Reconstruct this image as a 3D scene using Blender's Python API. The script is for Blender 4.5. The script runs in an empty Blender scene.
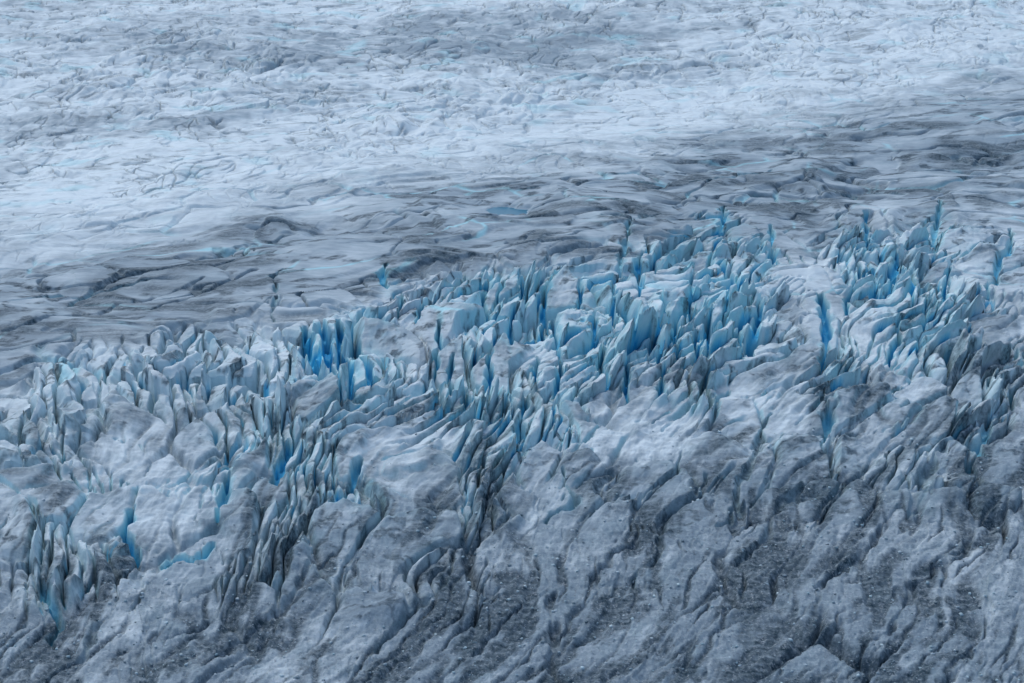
import bpy, math, time
import numpy as np

T0 = time.time()
f32 = np.float32
R = math.radians
scene = bpy.context.scene
col = scene.collection

# ------------------------------------------------------------------ camera and the broad lie of the ice
W, H = 1024, 683
CAM = np.array([0.0, 0.0, 130.0])
PITCH = R(15.0)                      # looking down over the glacier
FOC = 341.5 / math.tan(R(8.0))       # focal length in pixels (a long lens)


def sstep(a, b, x):
    t = np.clip((x - a) / (b - a), 0, 1)
    return t * t * (3 - 2 * t)


def lip(x):
    """y of the line where the flat glacier breaks over into the icefall"""
    return 498 + 0.36 * x


def soft(x, k):
    return np.log1p(np.exp(np.clip(x / k, -30, 30))) * k


def macro(x, y):
    d = y - lip(x)
    z = -0.20 * soft(-d, 14.0)                      # icefall falls away towards the viewer
    z = z + 0.055 * soft(y - 690, 40.0)             # the upper basin rises gently
    z = z + 1.5 * np.sin(x * 0.021 + y * 0.013) + 1.2 * np.sin(y * 0.021 - x * 0.009 + 1.0)
    return z


def at(px, py):
    """the point of the ice seen at a pixel of the photograph"""
    u = (px - 512) / FOC
    v = (341.5 - py) / FOC
    c, s = math.cos(PITCH), math.sin(PITCH)
    d = np.array([u, c + v * s, -s + v * c])
    lo, hi = 150.0, 4000.0
    t = 150.0
    while t < 4000:
        p = CAM + d * t
        if p[2] < macro(p[0], p[1]):
            break
        t += 2.0
    lo, hi = t - 2, t
    for _ in range(20):
        m = (lo + hi) / 2
        p = CAM + d * m
        if p[2] < macro(p[0], p[1]):
            hi = m
        else:
            lo = m
    return CAM + d * hi


def to_px(x, y, z):
    c, s = math.cos(PITCH), math.sin(PITCH)
    dz = z - CAM[2]
    depth = y * c - dz * s
    up = y * s + dz * c
    return 512 + FOC * x / depth, 341.5 - FOC * up / depth


POOL_SPOTS = [(506, 208, 20, 4, 'turquoise sliver of meltwater on the flat ice behind the blades'),
              (186, 556, 15, 2.2, 'turquoise meltwater in a short curved crack near the lower left')]

# (line in the photograph, half width, depth, blue, dark silt)
CREVASSES = [([(384, 262), (381, 274), (388, 286)], .7, 2.4, .9, 0), ([(725, 205), (721, 222), (719, 237)], .7, 2.2, .8, 0),
             ([(772, 224), (768, 240), (775, 262)], .6, 2.2, .75, 0), ([(725, 262), (729, 280), (733, 300)], 1.0, 4, 1.0, 0),
             ([(632, 222), (622, 250), (618, 275)], .6, 1.8, .55, .1), ([(864, 215), (862, 232), (866, 246)], .8, 3, .8, 0),
             ([(900, 255), (890, 275), (880, 300)], .8, 3, .9, 0), ([(940, 200), (938, 222), (930, 250)], .6, 2.0, .7, 0),
             ([(1012, 225), (1002, 255), (985, 290)], .65, 2.2, .7, .1), ([(284, 272), (276, 295), (278, 320)], .5, 1.4, .3, .35),
             ([(132, 500), (128, 525), (136, 556)], .65, 4, .95, 0), ([(160, 566), (174, 553), (196, 554), (216, 538)], .8, 2.6, 1.0, 0),
             ([(228, 470), (226, 492), (218, 515)], .7, 3, .8, .1), ([(318, 322), (324, 350), (338, 398)], .74, 4.5, 1.0, 0),
             ([(334, 326), (340, 356), (352, 392)], .74, 4.5, 1.0, 0), ([(353, 330), (360, 358), (372, 386)], .74, 4.5, 1.0, 0),
             ([(306, 330), (310, 352), (322, 384)], .74, 4, 1.0, 0), ([(660, 290), (664, 315), (668, 345)], .8, 3.5, 1.0, 0),
             ([(760, 300), (752, 325), (746, 355)], .8, 3.5, .9, 0), ([(822, 290), (826, 325), (818, 360)], 1.0, 4, .9, .1),
             ([(832, 380), (826, 410), (818, 450)], 1.0, 4, .5, .5), ([(640, 250), (636, 270), (640, 292)], .7, 3, .9, 0),
             ([(523, 395), (516, 425), (512, 455)], .8, 3.5, .9, .1), ([(462, 380), (466, 400), (476, 425)], .9, 4, 1.0, 0),
             ([(286, 440), (282, 460), (274, 480)], .8, 3, .9, .1), ([(362, 455), (350, 485), (330, 515)], .7, 3, .7, .2),
             ([(45, 575), (60, 600), (40, 640)], .8, 3, .5, .4), ([(975, 420), (940, 455), (905, 510)], .8, 2.6, .15, .9),
             ([(1020, 380), (985, 430), (960, 470)], .8, 2.4, .5, .4), ([(560, 470), (566, 490), (552, 515)], .7, 2.4, .4, .5),
             ([(770, 405), (752, 455), (720, 520)], .7, 2.2, .2, .9), ([(700, 470), (665, 520), (625, 580)], .6, 1.8, .1, .9),
             ([(820, 470), (770, 520), (735, 590)], .7, 2, .1, .95), ([(900, 500), (850, 550), (790, 610)], .7, 2, 0, .95),
             ([(640, 510), (600, 570), (560, 640)], .6, 1.6, 0, .9), ([(735, 500), (725, 560), (722, 620)], 1.1, 2, 0, 1.0),
             ([(470, 540), (430, 590), (380, 650)], .6, 1.8, .1, .9), ([(330, 550), (280, 600), (215, 660)], .6, 1.8, 0, .9),
             ([(120, 600), (80, 640), (40, 683)], .7, 2, .1, .8), ([(960, 540), (900, 600), (850, 670)], .7, 2, 0, .9),
             ([(560, 580), (555, 620), (570, 683)], .9, 1.8, 0, 1.0), ([(520, 600), (470, 640), (420, 683)], .6, 1.6, 0, .9),
             ([(1010, 490), (970, 530), (950, 580)], .8, 2, 0, .9),
             ([(0, 332), (60, 318), (130, 302), (205, 280)], .9, 1.2, 0, .9), ([(150, 310), (210, 292), (255, 272)], .9, 1.2, 0, .9),
             ([(195, 250), (245, 240), (290, 228)], .9, 1.2, .1, .9), ([(430, 240), (450, 228), (470, 236), (440, 246)], .9, 1, 0, .8),
             ([(640, 250), (690, 246), (740, 250)], .9, 1.2, 0, .8), ([(600, 222), (625, 224), (660, 216)], .9, 1, .2, .8),
             ([(830, 190), (870, 182), (905, 188)], 1.0, 1.2, .2, .8), ([(690, 185), (740, 178), (770, 170)], 1.0, 1.2, .3, .7),
             ([(930, 150), (975, 158), (1015, 148)], 1.0, 1.2, .1, .8)]

for x_, y_, h_ in [(482, 296, 34), (500, 290, 30), (522, 288, 30), (545, 300, 40), (556, 330, 44), (577, 290, 30), (592, 325, 40), (600, 362, 44),
                   (612, 300, 36), (628, 330, 40), (655, 262, 26), (654, 345, 44), (674, 335, 46), (690, 300, 50), (694, 348, 40),
                   (708, 330, 46), (722, 310, 36), (738, 335, 44), (436, 345, 40), (450, 372, 40), (490, 370, 40), (508, 330, 36),
                   (535, 372, 40), (560, 375, 40), (872, 285, 40), (905, 290, 40), (918, 330, 50), (892, 345, 40), (945, 285, 40),
                   (850, 300, 30), (400, 300, 30), (420, 310, 30), (625, 375, 36), (660, 385, 30)]:
    CREVASSES.append(([(x_ + 1, y_ - h_ / 2), (x_ - 1, y_), (x_ - 3 + .03 * (x_ % 7) * h_, y_ + h_ / 2)], .42 + .05 * (x_ % 5), 3.4, .96, 0))

# ------------------------------------------------------------------ noise
rng = np.random.default_rng(7)
PERM = rng.permutation(1024).astype(np.int32)
PERM2 = np.concatenate([PERM, PERM])
ANG = (np.arange(1024) * 2.399963).astype(f32)
GX, GY = np.cos(ANG), np.sin(ANG)
RND = rng.random((6, 1024)).astype(f32)


def hsh(ix, iy, seed):
    return PERM2[PERM[(ix + seed * 57) & 1023] + ((iy + seed * 131) & 1023)]


def perlin(x, y, seed=0):
    x0 = np.floor(x); y0 = np.floor(y)
    fx = (x - x0).astype(f32); fy = (y - y0).astype(f32)
    ix = x0.astype(np.int32); iy = y0.astype(np.int32)
    u = fx * fx * fx * (fx * (fx * 6 - 15) + 10)
    v = fy * fy * fy * (fy * (fy * 6 - 15) + 10)

    def g(dx, dy):
        h = hsh(ix + dx, iy + dy, seed)
        return GX[h] * (fx - dx) + GY[h] * (fy - dy)
    a = g(0, 0); b = g(1, 0); c = g(0, 1); d = g(1, 1)
    ab = a + u * (b - a)
    return (ab + v * (c + u * (d - c) - ab)) * 1.5


def fbm(x, y, seed=0, o=4, gain=0.5, lac=2.03):
    s = 0; a = 1.0
    for i in range(o):
        s = s + a * perlin(x, y, seed + i * 3)
        x = x * lac + 17.3; y = y * lac - 9.1
        a *= gain
    return s


def ridged(x, y, seed=0, o=4, gain=0.5, lac=2.07):
    s = 0; a = 1.0; t = 0
    for i in range(o):
        n = 1 - np.abs(perlin(x, y, seed + i * 3))
        s = s + a * n * n
        t += a
        x = x * lac + 5.3; y = y * lac + 11.7
        a *= gain
    return s / t


def voronoi(x, y, seed=0, jit=0.85, direction=False):
    """distance to the cell border, offset from the seed, cell hash"""
    x0 = np.floor(x).astype(np.int32); y0 = np.floor(y).astype(np.int32)
    best = np.full(x.shape, 1e9, f32)
    bx = np.zeros(x.shape, f32); by = np.zeros(x.shape, f32)
    cx = np.zeros(x.shape, np.int32); cy = np.zeros(x.shape, np.int32)
    pts = []
    for j in (-1, 0, 1):
        for i in (-1, 0, 1):
            jx = x0 + i; jy = y0 + j
            h = hsh(jx, jy, seed)
            rx = (jx + 0.5 + jit * (RND[0][h] - 0.5) - x).astype(f32)
            ry = (jy + 0.5 + jit * (RND[1][h] - 0.5) - y).astype(f32)
            d = rx * rx + ry * ry
            m = d < best
            best = np.where(m, d, best)
            bx = np.where(m, rx, bx); by = np.where(m, ry, by)
            cx = np.where(m, jx, cx); cy = np.where(m, jy, cy)
            pts.append((rx, ry))
    edge = np.full(x.shape, 9.0, f32); enx = np.zeros(x.shape, f32)
    for rx, ry in pts:
        ex = rx - bx; ey = ry - by
        l = np.sqrt(ex * ex + ey * ey)
        e = np.where(l > 1e-4, ((rx + bx) * ex + (ry + by) * ey) * 0.5 / np.maximum(l, 1e-4), 9.0)
        enx = np.where(e < edge, ex / np.maximum(l, 1e-4), enx)
        edge = np.minimum(edge, e)
    if direction:
        return edge, -bx, -by, hsh(cx, cy, seed), cx, cy, enx
    return edge, -bx, -by, hsh(cx, cy, seed), cx, cy


# ------------------------------------------------------------------ the grid that carries the ice
NU = 1300
ys = [296.0]
while ys[-1] < 3200:
    y = ys[-1]
    if y < 345: st = 0.9 - 0.55 * (y - 296) / 49
    elif y < 610: st = 0.35
    elif y < 1060: st = 0.35 + (y - 610) / 450 * 0.85
    else: st = 1.2 + (y - 1060) * 0.03
    ys.append(y + st)
ys = np.array(ys, f32)
NV = len(ys)
uu = np.linspace(-1, 1, NU).astype(f32)
half = ys * 0.2108 * 1.16 + 6
X = (uu[None, :] * half[:, None]).astype(f32)
Y = np.repeat(ys[:, None], NU, 1)
print('grid', NU, NV, NU * NV)

Z0 = macro(X, Y).astype(f32)

# gentle wandering of every pattern
WX = fbm(X / 70, Y / 70, 3, 3) * 10
WY = fbm(X / 70 + 31, Y / 70 + 5, 9, 3) * 10
wx2 = fbm(X / 14, Y / 14, 21, 2) * 1.6
wy2 = fbm(X / 14 + 9, Y / 14 + 3, 27, 2) * 1.6
print('base', time.time() - T0)


def blobs(lst):
    """sum of soft patches, given where the photograph shows them (px, py, rx, ry, amount)"""
    s = np.zeros(X.shape, f32)
    for px, py, rx, ry, a in lst:
        c = at(px, py)
        e = at(px, py + ry); g = at(px, py - ry)
        r_x = rx * np.linalg.norm(c - CAM) / FOC
        yn, yf = c[1] - e[1], g[1] - c[1]
        dy = Y + WY * 0.35 - c[1]
        q = ((X + WX * 0.35 - c[0]) / r_x) ** 2 + np.where(dy < 0, dy / yn, dy / yf) ** 2
        s = np.maximum(s, a * (1 - sstep(0.25, 1.9, q)))
    return s


# where the ice is broken into blades, and where those are blue
FIN = blobs([(345, 362, 62, 52, 1.0), (235, 365, 90, 48, .66), (105, 388, 75, 42, .56), (300, 425, 130, 34, .62),
             (470, 380, 75, 50, .9), (470, 305, 85, 40, .8), (585, 325, 100, 66, .95), (690, 310, 80, 70, 1.0),
             (545, 405, 75, 40, .85), (770, 275, 60, 40, .7), (765, 350, 60, 48, .7), (905, 300, 85, 70, .9),
             (960, 350, 60, 60, .7), (830, 370, 60, 50, .8), (700, 385, 60, 36, .7), (870, 235, 40, 22, .7),
             (945, 235, 40, 22, .75), (720, 235, 40, 22, .6), (1000, 250, 36, 30, .7), (50, 540, 52, 80, .56),
             (30, 440, 50, 40, .6), (280, 480, 110, 52, .5), (350, 500, 60, 50, .55), (470, 440, 60, 40, .75),
             (500, 490, 36, 40, .6), (620, 400, 40, 30, .6), (230, 500, 20, 60, .5), (870, 420, 50, 40, .5), (640, 460, 150, 62, .46), (860, 450, 190, 66, .50), (430, 490, 150, 60, .46),
             (200, 520, 180, 76, .48), (330, 560, 150, 60, .38), (980, 430, 60, 60, .5)])
BELT = np.maximum.reduce([blobs([(x_, y_ - 4, 120, h_ * 1.3, 1.0)]) for x_, y_, h_ in
                         ((0, 320, 46), (150, 290, 42), (300, 262, 40), (450, 232, 40), (600, 212, 44), (750, 188, 46), (900, 162, 46), (1024, 140, 50))])
BLUE = blobs([(345, 360, 46, 48, 1.0), (470, 385, 50, 42, .9), (500, 300, 60, 36, .9), (585, 320, 90, 56, .9),
              (690, 300, 74, 66, 1.0), (610, 290, 60, 30, .9), (780, 260, 40, 30, .9), (905, 300, 60, 66, .85),
              (830, 340, 26, 50, .7), (945, 235, 40, 24, .9), (865, 240, 30, 24, .8), (720, 230, 26, 24, .8),
              (540, 395, 70, 40, .6), (235, 365, 80, 44, .35), (120, 390, 70, 40, .35), (300, 430, 110, 34, .4),
              (285, 475, 60, 40, .6), (360, 480, 40, 60, .6), (60, 560, 40, 70, .4), (30, 440, 60, 40, .35),
              (480, 440, 60, 36, .6), (990, 270, 40, 30, .6), (770, 360, 60, 40, .4), (385, 280, 14, 14, .9),
              (230, 490, 20, 40, .8), (130, 530, 26, 36, .8), (330, 340, 24, 20, 1.), (1000, 390, 40, 30, .4),
              (650, 420, 30, 40, .4), (250, 440, 60, 30, .5), (870, 450, 170, 60, .28), (620, 450, 120, 50, .22), (220, 520, 170, 70, .3), (400, 490, 130, 60, .28)])
SMOOTH = blobs([(812, 285, 36, 46, 1), (640, 425, 70, 40, 1), (170, 490, 60, 46, 1), (420, 455, 46, 34, .8),
                (120, 470, 60, 36, .8), (550, 510, 50, 30, .7), (790, 395, 26, 30, .8), (900, 455, 40, 40, .3), (188, 552, 44, 30, 1), (556, 362, 32, 20, .85), (868, 345, 32, 24, .85), (655, 283, 30, 16, .8), (735, 390, 30, 20, .8)])
FINB = FIN * 1.0
FIN = np.clip(FIN * (1 - 0.85 * SMOOTH) + 0.30 * fbm(X / 11, Y / 12, 33, 3) * sstep(.02, .3, FIN), 0, 1)

d_lip = Y - lip(X)
FORE = 1 - sstep(-34, 6, d_lip + WY * 0.6)        # the steep, rough ice in front
FAR = sstep(610, 770, Y - 0.75 * X + WY * 2.5)
PLAT = np.clip(1 - FORE - FAR, 0, 1)
print('zones', time.time() - T0)

# ---- plateau: slabs stepping over one another, drawn out sideways
xw = X + WX * 1.3 + wx2; yw = Y + WY * 0.9 + wy2 - 0.22 * X
t = fbm(xw / 70, yw / 62, 41, 3, .45) * 3.0
ft = t - np.floor(t)
slab = np.floor(t) + sstep(0.70, 1.0, ft)
slab = (slab * 1.2 - 0.25 * ft) * (.4 + .8 * sstep(-.3, .4, perlin(X / 40, Y / 30, 43)))
eP, dxP, dyP, hP, _, _ = voronoi(xw / 17, yw / 17, 4)
crackP = sstep(0.0, 0.07, eP + 0.02 * perlin(X / 3, Y / 3, 8))
openP = sstep(-.05, .45, perlin(X / 38, Y / 30, 45) + .1)
swell = fbm(xw / 34, yw / 34, 47, 3, 0.36) * 1.7
t2 = fbm(xw / 46 + .2 * yw / 26, (yw - .12 * X) / 46, 53, 3, .42) * 2.5
f2 = t2 - np.floor(t2)
lobe = sstep(.25, .80, f2) * (1 - sstep(.90, .99, f2))          # silt swept up to the edge of each slab
lobe_on = sstep(-.15, .35, perlin(X / 33, Y / 26, 55) + .3 * perlin(X / 12, Y / 9, 56))
vP = np.abs(perlin((X - .5 * Y) / 60 + .1 * perlin(X / 9, Y / 9, 57), (yw + .1 * X) / 26, 58) + .2 * perlin(X / 14, Y / 8, 59))
chan = sstep(1.0, .3, vP / (.03 + .11 * sstep(-.1, .5, perlin(X / 25, Y / 20, 60)))) * sstep(-.35, .1, perlin(X / 30, Y / 30, 62))
hplat = slab * 0.70 - 1.1 * chan - 0.6 * sstep(.90, 1.0, f2) * lobe_on + .7 * f2 * lobe_on + swell * 1.0 + (crackP - 1) * 1.1 * openP + ((RND[3][hP] - .5) * dxP * 2.2 + (RND[4][hP] - .4) * dyP * 2.0) * openP
streak = fbm(xw / 30, yw / 13, 51, 4, 0.5)

# ---- upper basin: tumbled, closely cracked, bright
eF, dxF, dyF, hF, _, _ = voronoi(xw / 13, yw / 15, 14)
eG, dxG, dyG, hG, _, _ = voronoi((xw + wx2) / 5.5, (yw + wy2) / 7.5, 15)
broken = sstep(-0.15, 0.45, fbm(X / 90, Y / 120, 61, 3)) * .42 - .22
eH, _, _, hH, _, _ = voronoi((xw + .7 * wx2 + .3 * yw) / 4.6, (yw + .5 * wy2) / 17, 16)
eI, _, _, hI, _, _ = voronoi((xw + .7 * wx2 - .4 * yw) / 10, (yw + .7 * wy2) / 15, 17)
crackF = sstep(-.05, .45, .6 * perlin(X / 26, Y / 34, 64) + .9 * perlin(X / 6, Y / 11, 65) + .12) * np.maximum(sstep(.07, .015, eH) * (RND[5][hH] > .45), sstep(.06, .012, eI) * (RND[5][hI] > .4))
hfar = (0.6 + 1.4 * broken) * (sstep(0, .3, eF) * 1.6 * RND[2][hF] + dxF * (RND[3][hF] - .5) * 3.0 + dyF * (RND[4][hF] - .3) * 2.6
                               + 0.9 * sstep(0, .25, eG) * RND[2][hG] + dxG * (RND[3][hG] - .5) * 1.6 + dyG * (RND[4][hG] - .4) * 1.2) + fbm(xw / 40, yw / 40, 63, 4) * 1.6 - .9 * crackF
del eF, dxF, dyF, eG, dxG, dyG

# ---- foreground: long slabs between slanting crevasses, then rough granular ice
k = 0.40 + 0.15 * np.sin(X * 0.018)
xs_ = X - k * (Y - 430) + WX * 0.9 + wx2 * 1.1; ys_ = Y + WY * 0.8 + wy2
xs_ = xs_ - wx2 * .6
eA, dxA, dyA, hA, cxA, cyA = voronoi(xs_ / 13.5, ys_ / 31, 5)
eB, dxB, dyB, hB, _, _ = voronoi((xs_ + wx2 * .5) / 4.6, ys_ / 11.5, 6)
eA = eA + 0.03 * perlin(X / 3.5, Y / 5, 71)
openA = sstep(-0.1, 0.4, perlin(X / 22, Y / 26, 73) + .28 - .50 * sstep(35, 85, lip(X) - Y))
openB = sstep(-.1, .3, perlin(X / 16, Y / 18, 75))
rough = ridged(X / 7 - 0.5 * (Y / 7), Y / 9, 81, 4, .55)
gully = fbm(xs_ / 9, ys_ / 40, 83, 4, .55)
gran = fbm(X / 2.4, Y / 2.4, 87, 3, .6)
low = sstep(0.0, 1.0, (lip(X) - 40 - Y) / 50.0)   # farther down the icefall: rougher
xv = X - k * (Y - 430) + WX * .8 + wx2 * .22; yv = Y + WY * .8
vn = perlin(xv / 13 + .10 * perlin(X / 5, Y / 5, 76), yv / 75, 77) + .22 * perlin(xv / 4.6, yv / 22, 78)
vn2 = perlin((xv + .28 * (Y - 430)) / 15 + 7.7, yv / 55, 79) + .22 * perlin(xv / 3.6, yv / 14, 80)
vmod = sstep(-.25, .45, perlin(X / 17, Y / 22, 82) + .25 * low)
vw = .02 + .20 * vmod
vein = np.maximum(sstep(1.0, .1, np.abs(vn) / vw), .8 * sstep(1.0, .1, np.abs(vn2) / (vw * .7))) * (.15 + .85 * vmod)      # silty gullies running down the slope
vn3 = perlin(xv / 6.1 + 3.3 + .15 * perlin(X / 4, Y / 4, 127), yv / 34, 128) + .25 * perlin(xv / 2.3, yv / 9, 129)
vm3 = sstep(-.05, .45, perlin(X / 13 + 5, Y / 18, 130) + .2 * low)
vein = np.maximum(vein, .85 * sstep(1.0, .1, np.abs(vn3) / (.02 + .15 * vm3)) * vm3)
gran2 = fbm(X / .95 + .3 * Y, Y / 1.5, 84, 2, .7)
n_x = perlin(X / 13, Y / 15, 86)
cr = ridged(X / 3.1 - .35 * Y / 3.1, Y / 4.4, 85, 3, .6)
hfore = (.35 * openA * sstep(0, .12, eA) - 2.6 * (1 - sstep(0, .075, eA)) * openA + dxA * (RND[3][hA] - .55) * 1.3 + dyA * (RND[4][hA] - .6) * .9
         + (0.18 + .14 * low) * openB * (sstep(0, .14, eB) * .9 - .8 + dxB * (RND[3][hB] - .5) * 1.5)
         + gully * (0.08 + .06 * low) - .70 * vein + (rough - .5) * (.14 + .20 * low)
         + (cr - .5) * (.08 + .26 * low) * (.35 + sstep(-.2, .4, n_x)) + gran * (.07 + .16 * low) + gran2 * (.03 + .13 * low))
hfore = hfore * (1 - 0.45 * SMOOTH) - 1.0 + .25 * SMOOTH * fbm(xw / 5, yw / 2, 88, 4, .6)

# ---- blades of the icefall
lean = 0.30 + 0.26 * sstep(-20, 70, X) - 0.40 * sstep(-25, -60, X)
kb = lean * 0.9
xb = X - kb * (Y - 470) + WX * .55 + wx2 * 0.8; yb = Y + WY * .5 + wy2 * .9
SX, SY = 2.9, 11.5
xb = xb + 6.5 * perlin(X / 27, Y / 33, 89) + 1.5 * perlin(X / 8, Y / 12, 90); yb = yb + 9 * perlin(X / 30 + 4, Y / 36, 99)
eC, dxC, dyC, hC, cxC, cyC, enC = voronoi(xb / SX, yb / SY, 9, .98, True)
eC = np.maximum(eC + 0.05 * perlin(X / 1.5, Y / 3.2, 91), -0.03) + .26 * sstep(.75, .35, np.abs(enC))
eD, dxD, dyD, hD, cxD, cyD = voronoi(xb / 11 + 3.3, (yb + .25 * xb) / 17, 10, .98)
eD = np.maximum(eD + .02 * perlin(X / 2.5, Y / 3.5, 100), 0)
closed = sstep(-.02, .42, perlin(X / 11, Y / 15, 92) + .5 * perlin(X / 4, Y / 6, 94))
keyD = (cxD.astype(np.int64) + 5000) * 20000 + cyD + 5000 + 10 ** 10
_, invD = np.unique(keyD.reshape(-1), return_inverse=True)
blueD = (np.bincount(invD, BLUE.reshape(-1)) / np.bincount(invD))[invD].reshape(X.shape).astype(f32)
brk = blobs([(100, 390, 95, 50, 1), (230, 368, 95, 44, 1), (300, 430, 110, 36, 1), (50, 560, 50, 70, 1), (25, 440, 40, 36, 1)])
BROKEN = (np.bincount(invD, brk.reshape(-1)) / np.bincount(invD))[invD].reshape(X.shape)
blk = (RND[4][hD] > np.where(blueD < .34, .22, .44)) & ~((blueD > .52) & (RND[1][hD] < .50)) & ~(blueD > .93) & ~((BROKEN > .5) & (RND[1][hD] < .70))
whole = blk * 1.0   # blocks that have not split into blades
whole = np.maximum(whole * sstep(.0, .05, eD), 0)
closed = np.maximum(closed, whole)
tall = (0.25 + 1.0 * RND[2][hC] ** 1.3)
prof = np.clip(eC / .42, 0, 1.1)
ridge = .22 * sstep(0, .10, eC) + .95 * prof ** 1.35
ridge = ridge * (1 - .75 * closed) + closed * (.50 + .22 * prof)
fl = fbm(X / 2.2, Y / 7, 93, 3, .5)
slot = (1 - whole) * np.maximum(sstep(.5, .75, np.abs(enC)) * sstep(.0, .30, perlin(X / 6.5, Y / 9, 96) + .05 + .5 * (BLUE - .6)) * BLUE, 0)
saw = np.where(perlin(X / 24, Y / 30, 95) > -.12, 1.0, -1.0) * (.25 + .75 * RND[3][hC])
flat = (RND[5][hC] < .50) * (1 - .6 * sstep(.5, 1, BLUE) * (RND[1][hC] > .5))     # slabs whose top is still whole
slabtop = .52 * sstep(0, .13, eC) + .10 * prof
ridge = ridge * (1 - flat) + slabtop * flat
amp = .18 + .95 * RND[2][hC] ** 2.0
amp = amp * (1 - whole) + whole * (.20 + .55 * RND[1][hD])
ridge = ridge * (1 - whole) + .62 * whole * sstep(0, .12, eD)
lo_w = 1 - whole
cut = (1 - sstep(.02, .15, eC)) * (1 - np.maximum(.8 * closed, whole))
CUTS = sstep(.02, .30, FINB + .25 * perlin(X / 13, Y / 17, 98))
hblade = FIN * (5.1 * amp * ridge - .7 - 1.3 * sstep(-34, 6, d_lip) + lo_w * (dxC * saw * 4.2 * (1 - .6 * closed) + dyC * 3.4 * (RND[4][hC] - .35)) + whole * (dyD * 4.5 + .35 * swell + .3 * fbm(xw / 6, yw / 3, 124, 3))
                + (RND[2][hD] - .5) * 3.0 + dxD * (RND[3][hD] - .5) * 4 + dyD * (RND[4][hD] - .7) * 4 - 2.4 * (1 - sstep(0, .12, eD))
                - 3.0 * slot * sstep(.20, .06, eC) + .30 * fl + .30 * (rough - .5))
hcut = -CUTS * cut * (1.3 + 1.6 * FIN)

fin_w = sstep(.08, .55, FIN)
base = hplat * PLAT + hfar * FAR + hfore * FORE
Z = Z0 + base * (1 - .7 * fin_w) + hblade * sstep(.02, .4, FIN) + hcut
Z += 0.12 * fbm(X / 3.0, Y / 3.0, 97, 3) * (0.4 + FORE)
# single open crevasses, each along its own line
CR_D = np.zeros(X.shape, f32); CR_F = np.zeros(X.shape, f32); CR_K = np.zeros(X.shape, f32)
for pts, wd, dep, bl_, dk in CREVASSES:
    pw = np.array([at(*p_)[:2] for p_ in pts])
    x0_, y0_ = pw.min(0) - 6; x1_, y1_ = pw.max(0) + 6
    r0, r1 = np.searchsorted(ys, (y0_, y1_))
    sl = slice(int(r0), int(r1))
    px0 = X[sl] + (.5 if bl_ > .5 else 1.5) * wx2[sl] + .5 * perlin(X[sl] / 2.2, Y[sl] / 3, 132); py0 = Y[sl] + 1.5 * wy2[sl]
    dmin = np.full(px0.shape, 99.0, f32); tt = np.zeros(px0.shape, f32)
    for i in range(len(pw) - 1):
        a_, b_ = pw[i], pw[i + 1]
        ab = b_ - a_; ll = float(ab @ ab)
        u_ = np.clip(((px0 - a_[0]) * ab[0] + (py0 - a_[1]) * ab[1]) / ll, 0, 1)
        d_ = np.hypot(px0 - a_[0] - u_ * ab[0], py0 - a_[1] - u_ * ab[1])
        m_ = d_ < dmin
        dmin = np.where(m_, d_, dmin); tt = np.where(m_, (i + u_) / (len(pw) - 1), tt)
    w_ = wd * (.35 + .9 * np.sin(np.pi * np.clip(tt, .03, .97)) ** .7) * (1 + .9 * perlin(X[sl] / 2.4, Y[sl] / 4, 131))
    gap = 1.0 if bl_ > .5 else sstep(-.45, .15, perlin(X[sl] / 5.5, Y[sl] / 9, 133) + .4 * perlin(X[sl] / 2, Y[sl] / 3, 134))
    w_ = np.maximum(w_ * (.25 + .75 * gap), .05)
    c_ = sstep(1.4, .35, dmin / w_) * (.3 + .7 * gap)
    CR_D[sl] = np.maximum(CR_D[sl], c_ * dep * (.7 if bl_ < .3 else 1.0))
    CR_F[sl] = np.maximum(CR_F[sl], bl_ * sstep(2.2, .7, dmin / w_))
    CR_K[sl] = np.maximum(CR_K[sl], dk * gap * sstep(2.6, .4, dmin / w_) * np.clip(.62 + .9 * perlin(X[sl] / 3, Y[sl] / 2, 135), .1, .9))
Z = (Z - CR_D).astype(f32)
# shallow basins that hold meltwater
POOLS = []
for px, py, rx, ry, lab in POOL_SPOTS:
    c = at(px, py); e = at(px, py + ry); g_ = at(px, py - ry)
    r_x = rx * np.linalg.norm(c - CAM) / FOC
    r_y = (g_[1] - e[1]) / 2
    bend = .9 * r_y if py > 500 else 0.0
    q = ((X - c[0]) / r_x) ** 2 + ((Y - c[1] + bend * (((X - c[0]) / r_x) ** 2 - .4)) / (r_y * (.55 if bend else 1))) ** 2
    q = q * (1 + .5 * perlin(X / 3 + px, Y / 3, 121))
    near = q < 1.0
    zl = float(np.percentile(Z[near], 22))
    Z = np.where(q < 3.5, Z + (np.minimum(Z, zl - .5) - Z) * sstep(2.1, .7, q), Z).astype(f32)
    POOLS.append((float(c[0]), float(c[1]), zl - .12, float(r_x) * 1.5, float(r_y) * (.9 if bend else 1.5), bend, lab))
# the blades lean with the flow
XX = X + lean * .65 * np.clip(hblade + 1.5, 0, 9) * fin_w
YY = Y - .22 * np.clip(hblade, 0, 9) * fin_w
print('heights', time.time() - T0)

# ------------------------------------------------------------------ what the ice is like at each place
dzx = np.gradient(Z, axis=1) / np.gradient(X, axis=1)
dzy = np.gradient(Z, axis=0) / np.gradient(Y, axis=0)
nz = 1 / np.sqrt(1 + dzx ** 2 + dzy ** 2)
steep = sstep(.12, .55, 1 - nz)
n_mid = fbm(X / 5, Y / 5, 101, 3)
n_big = fbm(X / 45, Y / 30, 105, 3)

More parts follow.
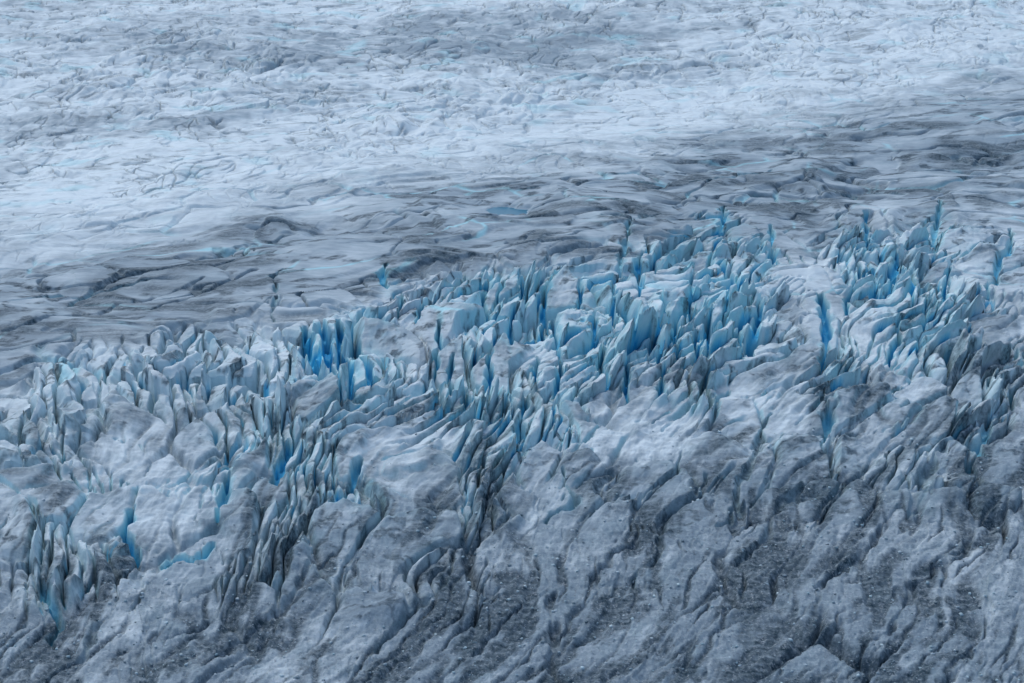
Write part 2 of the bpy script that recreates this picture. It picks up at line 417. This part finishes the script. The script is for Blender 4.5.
fresh = BLUE * fin_w * np.clip(.16 + .50 * steep + .45 * n_mid, 0, 1)
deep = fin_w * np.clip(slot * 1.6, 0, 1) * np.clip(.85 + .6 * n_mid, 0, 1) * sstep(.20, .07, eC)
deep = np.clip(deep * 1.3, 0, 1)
fresh = np.maximum(fresh, .85 * BLUE * fin_w * sstep(.40, .15, eC) * (.35 + .65 * slot))
fresh = np.maximum(fresh, .7 * cut * CUTS * np.clip(BLUE * 1.3 + .1, 0, 1))
fresh = fresh * (1 - whole * .75 * sstep(.10, .28, eD) * (1 - .5 * steep))
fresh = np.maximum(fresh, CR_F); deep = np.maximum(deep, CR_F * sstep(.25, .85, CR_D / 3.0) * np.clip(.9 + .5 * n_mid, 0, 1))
# thin blue in the cracks of the flat ice and the foreground
fresh = np.maximum(fresh, .75 * PLAT * (1 - crackP) * sstep(.0, .5, perlin(X / 26, Y / 20, 111)) )
fresh = np.maximum(fresh, .38 * FAR * sstep(.3, .8, fbm(X / 16, Y / 14, 120, 3)) )
fresh = np.maximum(fresh, .55 * FORE * steep * sstep(.05, .5, perlin(X / 18, Y / 16, 113) + .2) * (1 - low))

band = blobs([(500, 36, 170, 26, .62), (230, 40, 190, 24, .5), (620, 70, 130, 12, .4), (120, 128, 150, 12, .3), (40, 20, 60, 20, .3)])
BOT = blobs([(560, 640, 150, 75, 1.2), (430, 660, 100, 40, .8), (770, 610, 150, 75, 1.1), (900, 640, 120, 50, .8), (720, 500, 90, 50, .6), (650, 600, 90, 50, .7)])
DARKP = blobs([(180, 300, 150, 26, .6), (330, 270, 120, 22, .6), (60, 330, 90, 30, .5), (420, 255, 70, 22, .5), (600, 215, 80, 20, .6),
               (560, 250, 70, 18, .6), (790, 190, 130, 26, .45), (920, 150, 120, 30, .35), (690, 245, 60, 14, .6), (800, 130, 120, 24, .3)])
pl = PLAT * sstep(.98, .35, FAR) * (1 - fin_w)
st2 = fbm(xw / 14, yw / 1.5, 119, 3, .6)
d1 = np.maximum(sstep(.0, .8, .75 * streak + .4 * n_big + .95 * DARKP - .30 + .35 * fbm(xw / 13, yw / 11, 118, 3)) * .95,
                np.clip(lobe * lobe_on * (.70 + .75 * DARKP + .9 * streak + .15 * st2), 0, 1))
st3 = fbm(xw / 9.5, yw / 5.0, 136, 4, .55)
d1 = np.maximum(d1 * (.45 + .55 * BELT), sstep(.18, .66, st3 + .35 * streak + .16 * BELT - .04) * (.25 + .75 * BELT))
d1 = np.maximum(d1, .9 * chan * (.6 + .4 * DARKP)) * pl
crack = (1 - sstep(.03, .11, eA)) * openA
d2 = np.clip(np.maximum(vein, .75 * crack) * (1.0 + .2 * low) + sstep(.1, .8, -gully + .4 * n_mid - .46 + .30 * low + .42 * BOT + .9 * fbm(xv / 8, yv / 42, 126, 5, .62)) * (.55 + .45 * low), 0, 1) * FORE * (1 - .7 * SMOOTH)
d3 = sstep(.25, .7, fbm(X / 4.5, Y / 3.2, 115, 4, .6) + .06 + .05 - .14 * BLUE) * fin_w * .9
d4 = sstep(.35, .8, fbm(xw / 17, yw / 3.2, 117, 4, .6)) * FAR * .55
d4 = np.maximum(d4, .55 * crackF * FAR)
low_r = np.clip(FORE * (.25 + .9 * low) * (1 - .8 * SMOOTH) * (1 - .6 * fin_w), 0, 1)
dirt = np.clip(np.maximum.reduce([d1, d2, d3, d4]), 0, 1)
grey = np.clip(.92 * PLAT * sstep(1.0, .25, FAR) * (.40 + .62 * BELT) + .25 * streak * PLAT + FORE * (.34 + .54 * low + .36 * BOT) + band + .18 * n_mid - .35 * fin_w
               + .18 * n_big + .16 * FAR * streak + .34 * FAR * sstep(-.1, .6, fbm(xw / 26, yw / 18, 122, 4, .6) + .6 * np.sin((Y - .9 * X + WY * 3) / 42) - .1) + FAR * (.08 + .30 * fbm(X / 5, Y / 8, 137, 3, .6)) + FORE * .55 * fbm(xv / 3.0, yv / 11, 123, 5, .65), 0, 1)
grey = np.clip(grey + fin_w * whole * (.18 + .40 * RND[3][hD]) * (1 - .5 * steep), 0, 1)
dirt = np.maximum(dirt, fin_w * whole * sstep(.2, .8, fbm(xw / 9, yw / 3.2, 125, 3) + .02) * .55)
dirt = np.maximum(dirt, CR_K)
# individual blades differ in how clean they are
grey = np.clip(grey + fin_w * (.55 * RND[1][hC] * (1 - .6 * steep) * (1 - .5 * BLUE)), 0, 1)
grey = np.clip(grey + (1 - fin_w) * FORE * (RND[1][hA] - .5) * .35, 0, 1)
print('masks', time.time() - T0)

# ------------------------------------------------------------------ materials


def ice_material():
    m = bpy.data.materials.new('glacier_ice'); m.use_nodes = True
    nt = m.node_tree; N = nt.nodes; L = nt.links
    for n in list(N): N.remove(n)
    out = N.new('ShaderNodeOutputMaterial'); bs = N.new('ShaderNodeBsdfPrincipled')
    L.new(bs.outputs[0], out.inputs[0])
    geo = N.new('ShaderNodeNewGeometry')

    def attr(name):
        a = N.new('ShaderNodeAttribute'); a.attribute_name = name
        return a.outputs['Fac']

    def noise(scale, detail, rough, vec_scale=(1, 1, 1), rot=0):
        mp = N.new('ShaderNodeMapping'); mp.inputs['Scale'].default_value = vec_scale
        mp.inputs['Rotation'].default_value = (0, 0, rot)
        L.new(geo.outputs['Position'], mp.inputs['Vector'])
        n = N.new('ShaderNodeTexNoise'); n.inputs['Scale'].default_value = scale
        n.inputs['Detail'].default_value = detail; n.inputs['Roughness'].default_value = rough
        L.new(mp.outputs[0], n.inputs['Vector'])
        return n.outputs['Fac']

    def math_(op, a, b=None, c=None, clamp=False):
        n = N.new('ShaderNodeMath'); n.operation = op; n.use_clamp = clamp
        for i, v in enumerate((a, b, c)):
            if v is None: continue
            if isinstance(v, (int, float)): n.inputs[i].default_value = v
            else: L.new(v, n.inputs[i])
        return n.outputs[0]

    def mix(fac, a, b):
        n = N.new('ShaderNodeMix'); n.data_type = 'RGBA'
        L.new(fac, n.inputs['Factor'])
        for s, v in ((6, a), (7, b)):
            if isinstance(v, tuple): n.inputs[s].default_value = (*v, 1)
            else: L.new(v, n.inputs[s])
        return n.outputs[2]

    nf = noise(1.3, 6, .65)                       # fine grain
    ns = noise(.55, 5, .62, (.35, 1.6, 1.0))      # silt drawn out sideways
    nm = noise(.16, 4, .6)
    a_f, a_d, a_t, a_g = attr('fresh'), attr('deep'), attr('dirt'), attr('grey')

    def jit(a, n, amt):
        return math_('ADD', a, math_('MULTIPLY', math_('SUBTRACT', n, .5), amt), clamp=True)
    g = jit(a_g, ns, .75)
    c = mix(g, (.545, .675, .735), (.212, .300, .362))
    c = mix(jit(a_f, nm, .25), c, (.30, .63, .72))
    dd = math_('MULTIPLY', a_t, math_('MULTIPLY_ADD', math_('ADD', nf, ns), 1.45, -.72), clamp=True)
    c = mix(dd, c, (.018, .050, .074))
    jd = jit(a_d, nm, .5)
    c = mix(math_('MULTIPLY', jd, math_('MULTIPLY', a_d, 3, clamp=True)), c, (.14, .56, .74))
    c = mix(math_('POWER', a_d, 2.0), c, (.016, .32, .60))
    nb = noise(1.1, 5, .7, (1.5, .5, 1.0), -.38)
    nk = noise(2.6, 4, .7, (.7, 1.5, 1.0), .4)    # frost and grit in the crumbled surface
    sp = math_('MULTIPLY', math_('MULTIPLY', math_('SUBTRACT', math_('MULTIPLY_ADD', nb, .5, math_('MULTIPLY', nk, .5)), .53), 9, clamp=True), math_('MULTIPLY', attr('rough'), .55), clamp=True)
    c = mix(sp, c, (.52, .61, .67))
    gt = math_('MULTIPLY', math_('MULTIPLY', math_('SUBTRACT', .46, math_('MULTIPLY_ADD', nb, .5, math_('MULTIPLY', nk, .5))), 9, clamp=True), math_('MULTIPLY', attr('rough'), .65), clamp=True)
    c = mix(gt, c, (.06, .08, .098))
    L.new(c, bs.inputs['Base Color'])
    bs.inputs['Roughness'].default_value = .62
    bs.inputs['IOR'].default_value = 1.31
    bs.inputs['Specular IOR Level'].default_value = .35
    nr = noise(.9, 7, .72, (.8, 1.3, 1.0), .5)     # crumbled, refrozen surface
    b = N.new('ShaderNodeBump'); b.inputs['Strength'].default_value = .55; b.inputs['Distance'].default_value = .35
    L.new(math_('ADD', math_('ADD', math_('MULTIPLY', nf, .6), math_('MULTIPLY', ns, .7)), math_('MULTIPLY', math_('MULTIPLY', nr, attr('rough')), 4.5)), b.inputs['Height'])
    L.new(b.outputs[0], bs.inputs['Normal'])
    return m


def water_material():
    m = bpy.data.materials.new('meltwater'); m.use_nodes = True
    bs = m.node_tree.nodes['Principled BSDF']
    bs.inputs['Base Color'].default_value = (.006, .13, .22, 1)
    bs.inputs['Roughness'].default_value = .3
    bs.inputs['IOR'].default_value = 1.33; bs.inputs['Specular IOR Level'].default_value = .2
    return m


ICE = ice_material(); WATER = water_material()

# ------------------------------------------------------------------ split the ice: each blade its own object
P = np.stack([XX, YY, Z], -1).reshape(-1, 3).astype(f32)
ATT = {'fresh': fresh, 'deep': deep, 'dirt': dirt, 'grey': grey, 'rough': low_r}
ATT = {k_: np.ascontiguousarray(v.reshape(-1), dtype=f32) for k_, v in ATT.items()}
idx = np.arange(NU * NV, dtype=np.int64).reshape(NV, NU)
quads = np.stack([idx[:-1, :-1], idx[:-1, 1:], idx[1:, 1:], idx[1:, :-1]], -1).reshape(-1, 4)
keyC = (cxC.astype(np.int64) + 5000) * 20000 + cyC + 5000
key = np.where(blk, keyD, keyC)[:-1, :-1].reshape(-1)
fq = FIN[:-1, :-1].reshape(-1)
area = ((X[:-1, 1:] - X[:-1, :-1]) * (Y[1:, :-1] - Y[:-1, :-1])).reshape(-1)
uk, inv = np.unique(key, return_inverse=True)
A = np.bincount(inv, area); F = np.bincount(inv, area * fq) / A
cxm = np.bincount(inv, area * P[quads[:, 0], 0]) / A
cym = np.bincount(inv, area * P[quads[:, 0], 1]) / A
czm = np.bincount(inv, area * P[quads[:, 0], 2]) / A
bl = np.bincount(inv, area * ATT['fresh'][quads[:, 0]]) / A
dp = np.bincount(inv, area * ATT['deep'][quads[:, 0]]) / A
dr = np.bincount(inv, area * ATT['dirt'][quads[:, 0]]) / A
gr = np.bincount(inv, area * ATT['grey'][quads[:, 0]]) / A
zq = P[quads[:, 0], 2]
zmax = np.full(len(uk), -1e9); np.maximum.at(zmax, inv, zq)
zmin = np.full(len(uk), 1e9); np.minimum.at(zmin, inv, zq)
pxc, pyc = to_px(cxm, cym, czm)
inview = (pxc > 4) & (pxc < 1020) & (pyc > 4) & (pyc < 679)
size = A * (zmax - zmin) / cym ** 2
cand = np.where((F > .36) & inview & (A > 4))[0]
cand = cand[np.argsort(-size[cand])][:290]
print('seracs', len(cand), 'of', int(((F > .42) & inview).sum()))


# one normal per point of the whole surface, so that pieces meet without a seam
va = P[quads[:, 2]] - P[quads[:, 0]]; vb = P[quads[:, 3]] - P[quads[:, 1]]
qn = np.cross(va, vb)
NRM = np.zeros(P.shape, f32)
for j_ in range(3):
    for i_ in range(4):
        NRM[:, j_] += np.bincount(quads[:, i_], qn[:, j_], minlength=len(P)).astype(f32)
NRM /= np.linalg.norm(NRM, axis=1, keepdims=True)
del va, vb, qn


def build(name, faces, origin, parent=None, seam=True):
    vs, loc = np.unique(faces.reshape(-1), return_inverse=True)
    me = bpy.data.meshes.new(name)
    nf_ = len(faces)
    me.vertices.add(len(vs)); me.vertices.foreach_set('co', (P[vs] - np.array(origin, f32)).reshape(-1))
    me.loops.add(nf_ * 4); me.loops.foreach_set('vertex_index', loc.reshape(-1).astype(np.int32))
    me.polygons.add(nf_); me.polygons.foreach_set('loop_start', np.arange(0, nf_ * 4, 4, dtype=np.int32))
    me.polygons.foreach_set('use_smooth', np.ones(nf_, bool))
    me.update(calc_edges=True)
    for k_, v in ATT.items():
        a = me.attributes.new(k_, 'FLOAT', 'POINT'); a.data.foreach_set('value', v[vs])
    if seam:
        me.normals_split_custom_set_from_vertices(NRM[vs].tolist())
    me.materials.append(ICE)
    o = bpy.data.objects.new(name, me)
    if parent is None: o.location = origin
    else: o.parent = parent
    col.objects.link(o)
    return o


def pieces(q, sel):
    """the connected groups among the selected faces"""
    left = set(sel.tolist()); by_v = {}; res = []
    for f_, vs in zip(sel.tolist(), q[sel].tolist()):
        for v_ in vs: by_v.setdefault(v_, []).append(f_)
    ql = q.tolist()
    while left:
        st = [left.pop()]; comp = []
        while st:
            f_ = st.pop(); comp.append(f_)
            for v_ in ql[f_]:
                for h_ in by_v[v_]:
                    if h_ in left: left.discard(h_); st.append(h_)
        res.append(comp)
    return res


order = np.argsort(inv, kind='stable')
starts = np.searchsorted(inv[order], np.arange(len(uk) + 1))
taken = np.zeros(len(quads), bool)
seracs = []
for c in cand:
    fi = order[starts[c]:starts[c + 1]]
    org = (float(cxm[c]), float(cym[c]), float(zmin[c]))
    q_ = quads[fi]
    blue = ATT['deep'][q_].mean(1) > .22
    walls = [w_ for w_ in pieces(q_, np.nonzero(blue)[0]) if len(w_) >= 16]     # each deep blue wall of the blade is a part
    keep = np.ones(len(q_), bool)
    for w_ in walls: keep[w_] = False
    if keep.sum() < 12:                        # blue all over: no separate wall
        walls = []; keep[:] = True
    rest = pieces(q_, np.nonzero(keep)[0])
    big = max(rest, key=len)
    keep[:] = False; keep[big] = True
    body = set(q_[big].reshape(-1).tolist())
    walls = [w_ for w_ in walls if body & set(q_[w_].reshape(-1).tolist())]
    taken[fi[keep]] = True
    for w_ in walls: taken[fi[w_]] = True
    o = build('ice_block' if uk[c] >= 10 ** 10 else 'serac', q_[keep], org)
    for w_ in walls: build('blue_wall', q_[w_], org, o)
    seracs.append((o, c, bool(walls)))
g = build('glacier_ice', quads[~taken], (0, 0, 0), seam=False)
g['kind'] = 'structure'

# meltwater
for x, y, z, rx, ry, bend, lab in POOLS:
    n_ = 40
    ring = [(rx * math.cos(2 * math.pi * i / n_) * (1 + .08 * math.sin(3 * i)), ry * math.sin(2 * math.pi * i / n_) - bend * (2.2 * math.cos(2 * math.pi * i / n_) ** 2 - .4), 0) for i in range(n_)]
    me = bpy.data.meshes.new('meltwater')
    me.from_pydata(ring, [], [list(range(n_))]); me.materials.append(WATER)
    o = bpy.data.objects.new('meltwater', me); o.location = (x, y, z); col.objects.link(o)
    o['kind'] = 'structure'; o['label'] = lab

# crumbs of ice and grit lying on the broken foreground
wgt = (low_r * (FORE > .8) * (Y < 470) * (Y > 330)).reshape(-1).astype(np.float64) * np.repeat(half, NU)
wgt *= (.3 + np.clip(n_mid, 0, 1)).reshape(-1)
NC = 5200
pick = rng.choice(len(P), NC, p=wgt / wgt.sum())
cube = np.array([(a_, b_, c_) for a_ in (-1, 1) for b_ in (-1, 1) for c_ in (-1, 1)], f32)
cf = np.array([(0, 1, 3, 2), (4, 6, 7, 5), (0, 4, 5, 1), (2, 3, 7, 6), (0, 2, 6, 4), (1, 5, 7, 3)], np.int32)
sz = (.07 + .26 * rng.random(NC) ** 3.5)[:, None, None]
cv = cube[None] * (0.45 + .75 * rng.random((NC, 8, 3)))
an = rng.random(NC) * 6.28
ca, sa = np.cos(an)[:, None], np.sin(an)[:, None]
cv = np.stack([cv[..., 0] * ca - cv[..., 1] * sa, cv[..., 0] * sa + cv[..., 1] * ca, cv[..., 2] * .7 + .15 * cv[..., 0]], -1) * sz
cv = (cv + P[pick][:, None, :]).reshape(-1, 3).astype(f32)
cfs = (cf[None] + (np.arange(NC) * 8)[:, None, None]).reshape(-1, 4)
me = bpy.data.meshes.new('ice_rubble')
me.vertices.add(len(cv)); me.vertices.foreach_set('co', cv.reshape(-1))
me.loops.add(cfs.size); me.loops.foreach_set('vertex_index', cfs.reshape(-1).astype(np.int32))
me.polygons.add(len(cfs)); me.polygons.foreach_set('loop_start', np.arange(0, cfs.size, 4, dtype=np.int32))
me.update(calc_edges=True)
for k_, v in (('grey', .35 + .65 * rng.random(NC)), ('dirt', (rng.random(NC) < .35) * .8), ('fresh', rng.random(NC) * .2)):
    a = me.attributes.new(k_, 'FLOAT', 'POINT'); a.data.foreach_set('value', np.repeat(v, 8).astype(f32))
me.materials.append(ICE)
o = bpy.data.objects.new('ice_rubble', me); col.objects.link(o); o['kind'] = 'stuff'
print('built', time.time() - T0)

# ------------------------------------------------------------------ say which serac is which
CLUSTERS = [(345, 355, 'bright blue left fan'), (215, 360, 'pale left tangle'), (95, 390, 'dirty far-left tangle'),
            (290, 440, 'low tangle lower left'), (480, 305, 'blue upper-middle group'), (465, 390, 'dark-slotted middle group'),
            (585, 330, 'crowded central group'), (690, 305, 'tall blue right-centre group'), (545, 410, 'front edge below centre'),
            (765, 270, 'small upper blue group'), (765, 360, 'group below the smooth dome'),
            (905, 300, 'blue right-hand group'), (965, 350, 'grey right-edge group'), (835, 385, 'steep right gully'),
            (905, 235, 'thin blue line far right'), (45, 545, 'lower-left grey rubble'), (285, 500, 'slanting lower-left group'),
            (485, 465, 'dark gully below centre'), (700, 390, 'right-centre front edge'), (30, 440, 'dirty left edge')]
ORD = ('first second third fourth fifth sixth seventh eighth ninth tenth eleventh twelfth').split()
px_, py_ = to_px(cxm, cym, zmax)
members = {}
for o, c, bw in seracs:
    j_ = int(np.argmin([((px_[c] - a_) ** 2 + 1.6 * (py_[c] - b_) ** 2) for a_, b_, _ in CLUSTERS]))
    members.setdefault(j_, []).append((float(py_[c]), float(px_[c]), o, c, bw))
hts = zmax - zmin
q_h = np.quantile([hts[c] for _, c, _ in seracs], (.3, .7)); q_a = np.quantile([A[c] for _, c, _ in seracs], (.3, .7))
for j_, ms in members.items():
    ms.sort(key=lambda m: m[0])
    nr_ = max(1, round(len(ms) / 6)) if len(ms) > 8 else 1
    rows = [list(r_) for r_ in np.array_split(np.arange(len(ms)), nr_)]
    for ri, r_ in enumerate(rows):
        rn = '' if nr_ == 1 else ('front row, ' if ri == nr_ - 1 else 'back row, ' if ri == 0 else ORD[ri] + ' row, ')
        line = sorted((ms[i] for i in r_), key=lambda m: m[1])
        for i, (_, _, o, c, bw) in enumerate(line):
            shape = 'tall' if hts[c] > q_h[1] else 'low' if hts[c] < q_h[0] else ''
            form = 'broad' if A[c] > q_a[1] else 'slender' if A[c] < q_a[0] else ''
            tone = 'blue-walled' if bw else 'pale blue' if bl[c] > .22 else 'dirt-streaked' if dr[c] > .16 else 'grey'
            kind = 'smooth ice block' if o.name.startswith('ice') else 'serac'
            place = 'leftmost' if i == 0 else 'rightmost' if i == len(line) - 1 else ORD[i] + ' from left'
            o['label'] = ' '.join(f'{shape} {form} {tone} {kind}, {place}, {rn}{CLUSTERS[j_][2]}'.split())
            o['category'] = 'ice block' if o.name.startswith('ice') else 'serac'; o['group'] = ('ice blocks in ' if o.name.startswith('ice') else 'seracs in ') + 'the ' + CLUSTERS[j_][2]



# ------------------------------------------------------------------ light: overcast day
w = bpy.data.worlds.new('World'); scene.world = w; w.use_nodes = True
nt = w.node_tree
sky = nt.nodes.new('ShaderNodeTexSky'); sky.sky_type = 'NISHITA'; sky.sun_disc = False
SUN_EL, SUN_AZ = R(60), R(-35)         # behind the ice, a little to the left
sky.sun_elevation = SUN_EL; sky.sun_rotation = SUN_AZ
sky.air_density = 1.0; sky.dust_density = 3.0; sky.ozone_density = 1.5
nt.links.new(sky.outputs[0], nt.nodes['Background'].inputs['Color'])
nt.nodes['Background'].inputs['Strength'].default_value = .14
ld = bpy.data.lights.new('sun', 'SUN'); ld.energy = .5; ld.angle = R(60); ld.color = (1, .95, .89)
lo = bpy.data.objects.new('sun', ld); col.objects.link(lo)
sd = np.array([math.sin(SUN_AZ) * math.cos(SUN_EL), math.cos(SUN_AZ) * math.cos(SUN_EL), math.sin(SUN_EL)])
from mathutils import Vector
lo.rotation_euler = Vector(sd).to_track_quat('Z', 'Y').to_euler()
lo.location = (0, 400, 300)

cd = bpy.data.cameras.new('camera'); co = bpy.data.objects.new('camera', cd); col.objects.link(co)
co.location = CAM; co.rotation_euler = (R(90) - PITCH, 0, 0)
cd.sensor_width = 36; cd.lens = 36 * FOC / W
cd.clip_start = 1; cd.clip_end = 10000
scene.camera = co
vs_ = scene.view_settings
vs_.view_transform = 'Standard'; vs_.look = 'None'; vs_.exposure = .42; vs_.gamma = 1
scene.cycles.use_denoising = True
scene.cycles.max_bounces = 6; scene.cycles.diffuse_bounces = 4
print('done', time.time() - T0)
